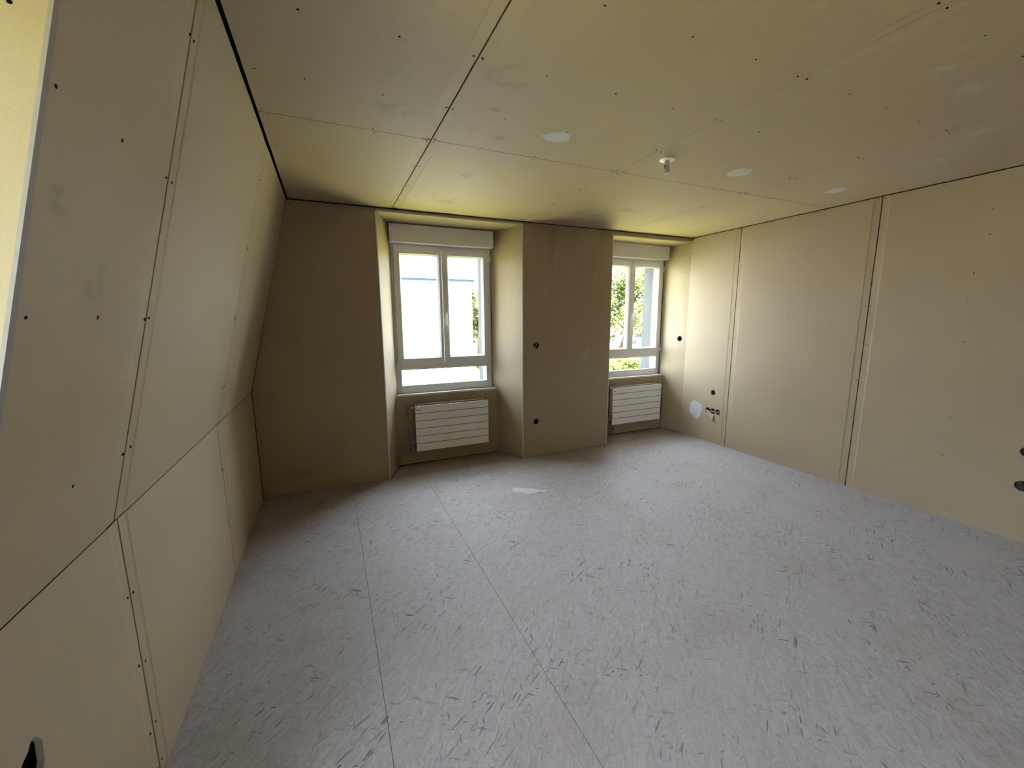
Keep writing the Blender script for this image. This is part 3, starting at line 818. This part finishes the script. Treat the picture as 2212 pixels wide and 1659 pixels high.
# ------------------------------------------------------------------ radiators
def radiator(label, dx):
    r = empty('radiator', (1.752 + dx, 0.25, 0.17))
    tag(r, label, 'radiator', 'flat panel radiators under the windows')
    inv = Matrix.Translation((-1.752, -0.25, -0.17))
    x0, x1, z0, z1 = 1.354, 2.150, 0.168, 0.650
    MB().box(x0 + .004, x1 - .004, 0.205, 0.212, z0 + .003, z1 - .003).build('front_panel', M['slot'], r, xf=inv)
    n = 6
    hgt = (z1 - z0) / n
    for i in range(n):
        MB().box(x0, x1, 0.198, 0.206, z0 + i * hgt + (.0032 if i else 0), z0 + (i + 1) * hgt - .0032).build('slat', M['radiator'], r, xf=inv, bevel=0.0008)
    MB().box(x0 + .012, x1 - .03, 0.262, 0.272, z0 + .02, z1 + .006).build('back_panel', M['radiator'], r, xf=inv, bevel=0.002)
    for xa in (x0 + .010, x1 - .045):
        MB().box(xa, xa + .004, 0.212, 0.270, z0 + .03, z1 - .003).build('side_cover', M['radiator'], r, xf=inv)
    g = MB()
    g.box(x0 + .016, x1 - .045, 0.214, 0.219, z1 - .012, z1 - .004).box(x0 + .016, x1 - .045, 0.256, 0.261, z1 - .012, z1 - .004)
    k = 30
    for i in range(k):
        xa = x0 + .02 + (x1 - x0 - .07) * i / (k - 1)
        g.box(xa, xa + .006, 0.219, 0.256, z1 - .010, z1 - .006)
    g.build('top_grille', M['slot'], r, xf=inv)
    MB().box(x0 + .012, x0 + .055, 0.1965, 0.199, z1 - .048, z1 - .040).build('badge', M['badge'], r, xf=inv)
    for xa in (x0 + .12, x1 - .16):
        MB().box(xa, xa + .03, 0.272, 0.31, z0 + .05, z1 - .05).build('wall_bracket', M['galv'], r, xf=inv)
    # valve with red cap at top left, flow pipe down the side, return valve at the bottom
    v = MB()
    v.lathe((1.372, 0.24, 0.622), (-1, 0, 0), [(0, .009), (.03, .009), (.03, .013), (.046, .013), (.046, .009), (.072, .009)], 12)
    v.lathe((1.301, 0.24, 0.636), (0, 0, -1), [(0, .010), (.03, .010), (.03, .012), (.045, .012)], 12)
    vv = v.build('valve', M['galv'], r, smooth=False, xf=inv)
    MB().lathe((1.302, 0.24, 0.630), (-0.3, -0.2, 0.6), [(0, .011), (.006, .013), (.018, .013), (.020, .010)], 12).build('cap', M['red'], vv, xf=inv)
    MB().tube([(1.300, 0.24, 0.60), (1.295, 0.24, 0.27), (1.292, 0.24, 0.235), (1.283, 0.24, 0.218), (1.262, 0.24, 0.209), (1.225, 0.238, 0.206), (1.200, 0.225, 0.19), (1.172, 0.19, 0.155), (1.150, 0.165, 0.135)], 0.0075, 10).build('flow_pipe', M['galv'], r, smooth=True, xf=inv)
    c = MB().tube([(1.278, 0.285, 0.525), (1.278, 0.236, 0.525)], 0.008, 8)
    c.tube([(1.313, 0.285, 0.523), (1.313, 0.236, 0.523)], 0.008, 8).box(1.272, 1.318, 0.28, 0.31, 0.512, 0.536)
    c.build('pipe_clip', M['plastic_grey'], r, xf=inv)
    c = MB().lathe((1.316, 0.24, 0.245), (0, 0, -1), [(0, .010), (.012, .014), (.03, .014), (.03, .010), (.05, .010), (.05, .013), (.085, .013)], 12)
    c.lathe((1.316, 0.24, 0.205), (1, 0, 0), [(0, .009), (.03, .009), (.03, .013), (.05, .013)], 12)
    c.build('return_valve', M['galv'], r, xf=inv)
    MB().tube([(1.316, 0.24, 0.165), (1.300, 0.24, 0.160), (1.262, 0.24, 0.158), (1.215, 0.238, 0.15), (1.195, 0.22, 0.13), (1.168, 0.185, 0.095), (1.148, 0.163, 0.082)], 0.0075, 10).build('return_pipe', M['galv'], r, smooth=True, xf=inv)
    return r


radiator('white ribbed flat radiator with side pipes, under the left window', 0)
radiator('white ribbed flat radiator with red cap, under the window half hidden by the pier', 2.484)

# ------------------------------------------------------------------ lamp fitting on the ceiling
lf = empty('ceiling_lamp_fitting', (2.603, -1.829, H))
tag(lf, 'white round ceiling rose with a short grey lamp connector', 'lamp fitting')
MB().lathe((0, 0, 0.0), (0, 0, -1), [(0, .047), (.003, .047), (.006, .044), (.008, .03)], 28).build('rose', M['plastic_white'], lf)
MB().lathe((0, 0, -.006), (0, 0, -1), [(0, .0145), (.03, .0145), (.031, .0135), (.056, .0135), (.064, .015), (.074, .021), (.075, .020)], 20).build('connector', M['plastic_grey'], lf)
MB().tube([(.012, 0.004, -.012), (.022, 0.006, -.02), (.020, 0.006, -.032), (.012, .004, -.036)], .0022, 6).build('hook', M['cable_dark'], lf)
MB().tube([(-.014, 0, -.034), (-.018, 0, -.036), (-.019, 0, -.052)], .003, 6).build('wire', M['cable_dark'], lf)
MB().lathe((-.019, 0, -.052), (0, 0, -1), [(0, .0025), (.008, .0025)], 8).build('wire_tip', M['copper'], lf)

# ================================================================== outside
M['grass'] = plain('sunlit_grass', (0.29, 0.265, 0.06), 0.9, noise=0.35, scale=3, spec=0.0)
M['asphalt'] = plain('pale_paving', (0.30, 0.29, 0.27), 0.9, noise=0.12, scale=2, spec=0.0)
M['leaf'] = plain('spring_leaf', (0.045, 0.056, 0.014), 0.6, noise=0.35, scale=1.5, spec=0.0)
M['leaf2'] = plain('olive_leaf', (0.046, 0.050, 0.018), 0.6, noise=0.35, scale=1.5, spec=0.0)
M['bark'] = plain('bark', (0.03, 0.024, 0.018), 0.9, noise=0.3, scale=8, spec=0.0)
M['clad'] = plain('white_cladding', (0.70, 0.70, 0.69), 0.6, noise=0.03, scale=1, spec=0.0)
M['joint'] = plain('cladding_joint', (0.12, 0.12, 0.12), 0.8, spec=0.0)
M['fascia'] = plain('blue_grey_fascia', (0.022, 0.030, 0.042), 0.5, noise=0.1, scale=2, spec=0.0)
M['brick'] = plain('red_brick', (0.06, 0.03, 0.024), 0.9, noise=0.2, scale=4, spec=0.0)
M['render'] = plain('cream_render', (0.30, 0.28, 0.24), 0.9, noise=0.06, scale=1, spec=0.0)
M['roof'] = plain('brown_roof', (0.045, 0.02, 0.016), 0.8, noise=0.2, scale=3, spec=0.0)
M['dark_glass'] = plain('dark_window_glass', (0.008, 0.009, 0.01), 0.1, spec=0.12)
M['car_white'] = plain('white_car_paint', (0.62, 0.63, 0.64), 0.25, spec=0.12)
M['car_silver'] = plain('silver_car_paint', (0.07, 0.072, 0.08), 0.25, spec=0.12)
M['car_blue'] = plain('blue_car_paint', (0.02, 0.05, 0.08), 0.25, spec=0.12)
M['car_dark'] = plain('dark_car_paint', (0.01, 0.011, 0.012), 0.25, spec=0.12)
M['tyre'] = plain('tyre_rubber', (0.02, 0.02, 0.02), 0.8, spec=0.0)

tag(MB().box(-160, 200, -160, 200, GZ - 1, GZ).build('ground', M['grass']), 'grass around the building', kind='structure')
tag(MB().box(14, 90, 34, 95, GZ, GZ + 0.02).build('parking_lot', M['asphalt']), 'pale car park outside the right window', kind='structure')
tag(MB().box(-30, 12, 8, 19.9, GZ, GZ + 0.02).build('forecourt', M['asphalt']), 'pale forecourt in front of the white building', kind='structure')

# white building opposite the left window
wb = empty('white_building', (-4, 20, GZ))
tag(wb, 'white clad flat-roofed building with blue grey roof edge, outside the left window', 'building')
inv = Matrix.Translation((4, -20, -GZ))
MB().box(-17.0, 8.60, 20.05, 34, GZ, 3.55).build('wall', M['joint'], wb, xf=inv)
MB().box(-17.2, 8.75, 19.85, 34.2, 3.52, 3.80).build('fascia', M['fascia'], wb, xf=inv)
MB().box(-17.3, 8.9, 19.75, 34.3, 3.80, 3.90).build('roof_edge', M['clad'], wb, xf=inv)
ch = 0.53
panel_mesh = {}
for r_ in range(12):
    z0 = GZ + 0.02 + r_ * ch * 0.965
    x = -17.0 - (1.2 if r_ % 2 else 0)
    while x < 8.6:
        xa, xb = max(x, -17.0), min(x + 2.4, 8.62)
        key = round(xb - xa, 2)
        if key not in panel_mesh:
            o = MB().box(0, xb - xa - 0.012, -0.045, 0.0, 0.0, ch * 0.965 - 0.012).build('cladding_panel', M['clad'], wb)
            panel_mesh[key] = o.data
        else:
            o = bpy.data.objects.new('cladding_panel', panel_mesh[key]); COL.objects.link(o); o.parent = wb
        o.location = (xa + 4, 20.05 - 20, z0 - GZ)
        x += 2.4


def far_house(name, label, x, y, rz, w, d, h, wall, roof, nx, nz):
    r = empty(name, (x, y, GZ)); r.rotation_euler = (0, 0, rz)
    tag(r, label, 'building')
    MB().box(-w / 2, w / 2, -d / 2, d / 2, 0, h).build('wall', wall, r)
    g = MB().prism([(-d / 2 - .5, h), (d / 2 + .5, h), (d / 2 + .5, h + .2), (0, h + d * .22), (-d / 2 - .5, h + .2)], lambda a, c: (-w / 2 - .4, a, c), lambda a, c: (w / 2 + .4, a, c))
    g.build('roof', roof, r)
    wm = None
    for i in range(nx):
        for k in range(nz):
            if wm is None:
                o = MB().box(-.6, .6, -.06, .06, -.75, .75).build('window', M['dark_glass'], r); wm = o.data
            else:
                o = bpy.data.objects.new('window', wm); COL.objects.link(o); o.parent = r
            o.location = (-w / 2 + w * (i + .5) / nx, -d / 2, 1.7 + k * 2.9)
    return r


far_house('brick_house', 'red brick house far behind the trees, right of the white building', 34, 88, 0.25, 22, 10, 9.2, M['brick'], M['roof'], 7, 3)
far_house('apartment_house', 'cream house with brown roof beyond the car park, seen in the right window', 68, 96, 0.7, 34, 12, 12, M['render'], M['roof'], 10, 4)
far_house('dormer_sky_blocker', 'added cream house out of view on the left, screening low sky from the dormer', -27, -3, 1.5708, 30, 10, 8.5, M['render'], M['roof'], 8, 2)  # added unseen block, placed to limit the daylight coming through the dormer


def leaves(n, cx, cy_, cz, rx, rz, size, seed, lumps=9):
    r = random.Random(seed)
    L = [(r.gauss(0, .45) * rx, r.gauss(0, .45) * rx, r.gauss(0, .42) * rz, r.uniform(.3, .55)) for _ in range(lumps)]
    V, Fc = [], []
    for i in range(n):
        l = r.choice(L)
        d = Vector((r.gauss(0, 1), r.gauss(0, 1), r.gauss(0, 1))).normalized() * (r.random() ** .4)
        p = Vector((cx + l[0] + d.x * rx * l[3], cy_ + l[1] + d.y * rx * l[3], cz + l[2] + d.z * rz * l[3]))
        a = Vector((r.gauss(0, 1), r.gauss(0, 1), r.gauss(0, 1))).normalized(); b_ = a.orthogonal().normalized()
        s = size * r.uniform(.6, 1.3)
        k = len(V)
        V += [p - a * s, p + b_ * s * .55, p + a * s, p - b_ * s * .55]
        Fc.append((k, k + 1, k + 2, k + 3))
    return V, Fc


def tree(name, label, x, y, h, rx, seed, mat, lean=(0, 0), n=1500, size=.22):
    t = empty(name, (x, y, GZ)); tag(t, label, 'tree', 'trees outside the windows')
    r = random.Random(seed)
    tb = MB()
    top = Vector((lean[0], lean[1], h * .62))
    tb.tube([(0, 0, -.1), (lean[0] * .3, lean[1] * .3, h * .22), (lean[0] * .7, lean[1] * .7, h * .42), top], [h * .028, h * .022, h * .016, h * .008], 8)
    for i in range(7):
        a = i * 2.4 + r.random(); z = h * (.26 + .05 * i)
        f = z / (h * .62)
        p = Vector((lean[0] * f, lean[1] * f, z))
        e = p + Vector((math.cos(a) * rx * .75, math.sin(a) * rx * .75, h * .2))
        tb.tube([p, (p + e) / 2 + Vector((0, 0, .25)), e], [h * .011, h * .007, h * .003], 6)
    tb.build('trunk', M['bark'], t, smooth=True)
    V, Fc = leaves(n, lean[0], lean[1], h * .68, rx, h * .34, size, seed)
    f = mk('foliage', V, Fc, mat, t)
    return t


tree('leafy_tree', 'leaning spring-green tree in front of the car park, seen in the right window', 24.6, 26.2, 9.0, 3.4, 3, M['leaf'], lean=(1.6, -.5), n=6000, size=.17)
tree('leafy_tree', 'sparser olive tree beside the concrete jamb of the right window', 31.5, 29.5, 9.5, 2.8, 5, M['leaf2'], n=4000, size=.17)
tree('leafy_tree', 'tall tree in front of the brick house, right of the white building', 16.2, 40.5, 8.0, 2.6, 9, M['leaf2'], n=3500)
tree('leafy_tree', 'round green tree further right outside, beyond the window jamb', 40, 30, 9, 4, 12, M['leaf'], n=1300)
tree('leafy_tree', 'tree at the far end of the car park', 48, 62, 10, 4.5, 15, M['leaf'], n=1300, size=.3)
tree('leafy_tree', 'tree standing behind the white building', -4, 48, 9, 3.6, 21, M['leaf'], n=1000)
# clipped hedge along the lawn, seen through the low pane of the right window
hd = empty('hedge', (24, 22, GZ)); tag(hd, 'clipped yellow green hedge along the lawn below the right window', 'hedge')
r = random.Random(33)
V, Fc = [], []
for i in range(9000):
    p = Vector((r.uniform(-9, 14), r.uniform(-.9, .9), 0)); p.y += p.x * .35; p.z = r.random() ** .5 * (0.9 + .15 * math.sin(p.x * 1.7))
    a = Vector((r.gauss(0, 1), r.gauss(0, 1), r.gauss(0, 1))).normalized(); b_ = a.orthogonal().normalized(); s = r.uniform(.09, .17); k = len(V)
    V += [p - a * s, p + b_ * s * .6, p + a * s, p - b_ * s * .6]; Fc.append((k, k + 1, k + 2, k + 3))
mk('foliage', V, Fc, M['leaf'], hd)
# small bush next to the white building's corner
bsh = empty('bush', (10.6, 22.5, GZ)); tag(bsh, 'green bush by the right corner of the white building', 'bush')
V, Fc = leaves(900, 0, 0, .7, 1.0, .8, .13, 44, 5)
mk('foliage', V, Fc, M['leaf'], bsh)


def car(label, x, y, rz, mat, suv=False):
    c = empty('car', (x, y, GZ + 0.02)); c.rotation_euler = (0, 0, rz)
    tag(c, label, 'car', 'cars in the car park')
    hh = 1.66 if suv else 1.44
    body = [(-2.1, .35), (-2.15, .75), (-1.95, .95), (-1.0, 1.0), (-.95, 1.0), (1.35, 1.02), (1.95, .98), (2.15, .7), (2.1, .35)]
    cab = [(-1.05, .98), (-.35, hh - .06), (-.1, hh), (1.1, hh), (1.45 if not suv else 1.85, hh - .1), (1.95 if not suv else 2.08, .98)]
    MB().prism(body, lambda a, z: (a, -.86, z), lambda a, z: (a, .86, z)).build('body', mat, c, bevel=.06)
    MB().prism(cab, lambda a, z: (a, -.76 + (z - .98) * .18, z), lambda a, z: (a, .76 - (z - .98) * .18, z)).build('cabin', mat, c, bevel=.04)
    cb2 = [(-.86, 1.03), (-.32, hh - .12), (1.0, hh - .12), (1.5, 1.03)]
    for s in (-1, 1):
        MB().prism(cb2, lambda a, z: (a, s * (.775 - (z - .98) * .18), z), lambda a, z: (a, s * (.74 - (z - .98) * .18), z)).build('side_window', M['dark_glass'], c)
    MB().prism([(-1.05, 1.02), (-.42, hh - .13), (-.38, hh - .13), (-1.0, 1.02)], lambda a, z: (a - .02, -.62, z), lambda a, z: (a - .02, .62, z)).build('windscreen', M['dark_glass'], c)
    for xx in (-1.35, 1.35):
        for s in (-1, 1):
            w_ = MB().lathe((xx, s * .70, .32), (0, s, 0), [(0, .32), (.17, .32), (.19, .28), (.19, .2), (.17, .18)], 16).build('wheel', M['tyre'], c)
    for s in (-1, 1):
        MB().box(-2.17, -2.08, s * .62 - .15, s * .62 + .15, .66, .80).build('headlamp', M['plastic_white'], c)
    return c


car('white tall car parked broadside, right of the tree trunk', 45.5, 46.5, 2.6, M['car_white'], True)
car('blue car parked behind the leaning tree trunk', 41.5, 50.5, 2.3, M['car_blue'])
car('silver car parked between the blue and the white car', 44.0, 54.5, 2.4, M['car_silver'])
car('pale car parked nearest to the hedge, with its dark windscreen showing', 34.0, 38.2, 0.5, M['car_white'])
car('dark car at the far side of the car park', 52, 52, 2.5, M['car_dark'])
car('white car beside the brick house, right of the white building', 24.5, 62, 0.3, M['car_white'])
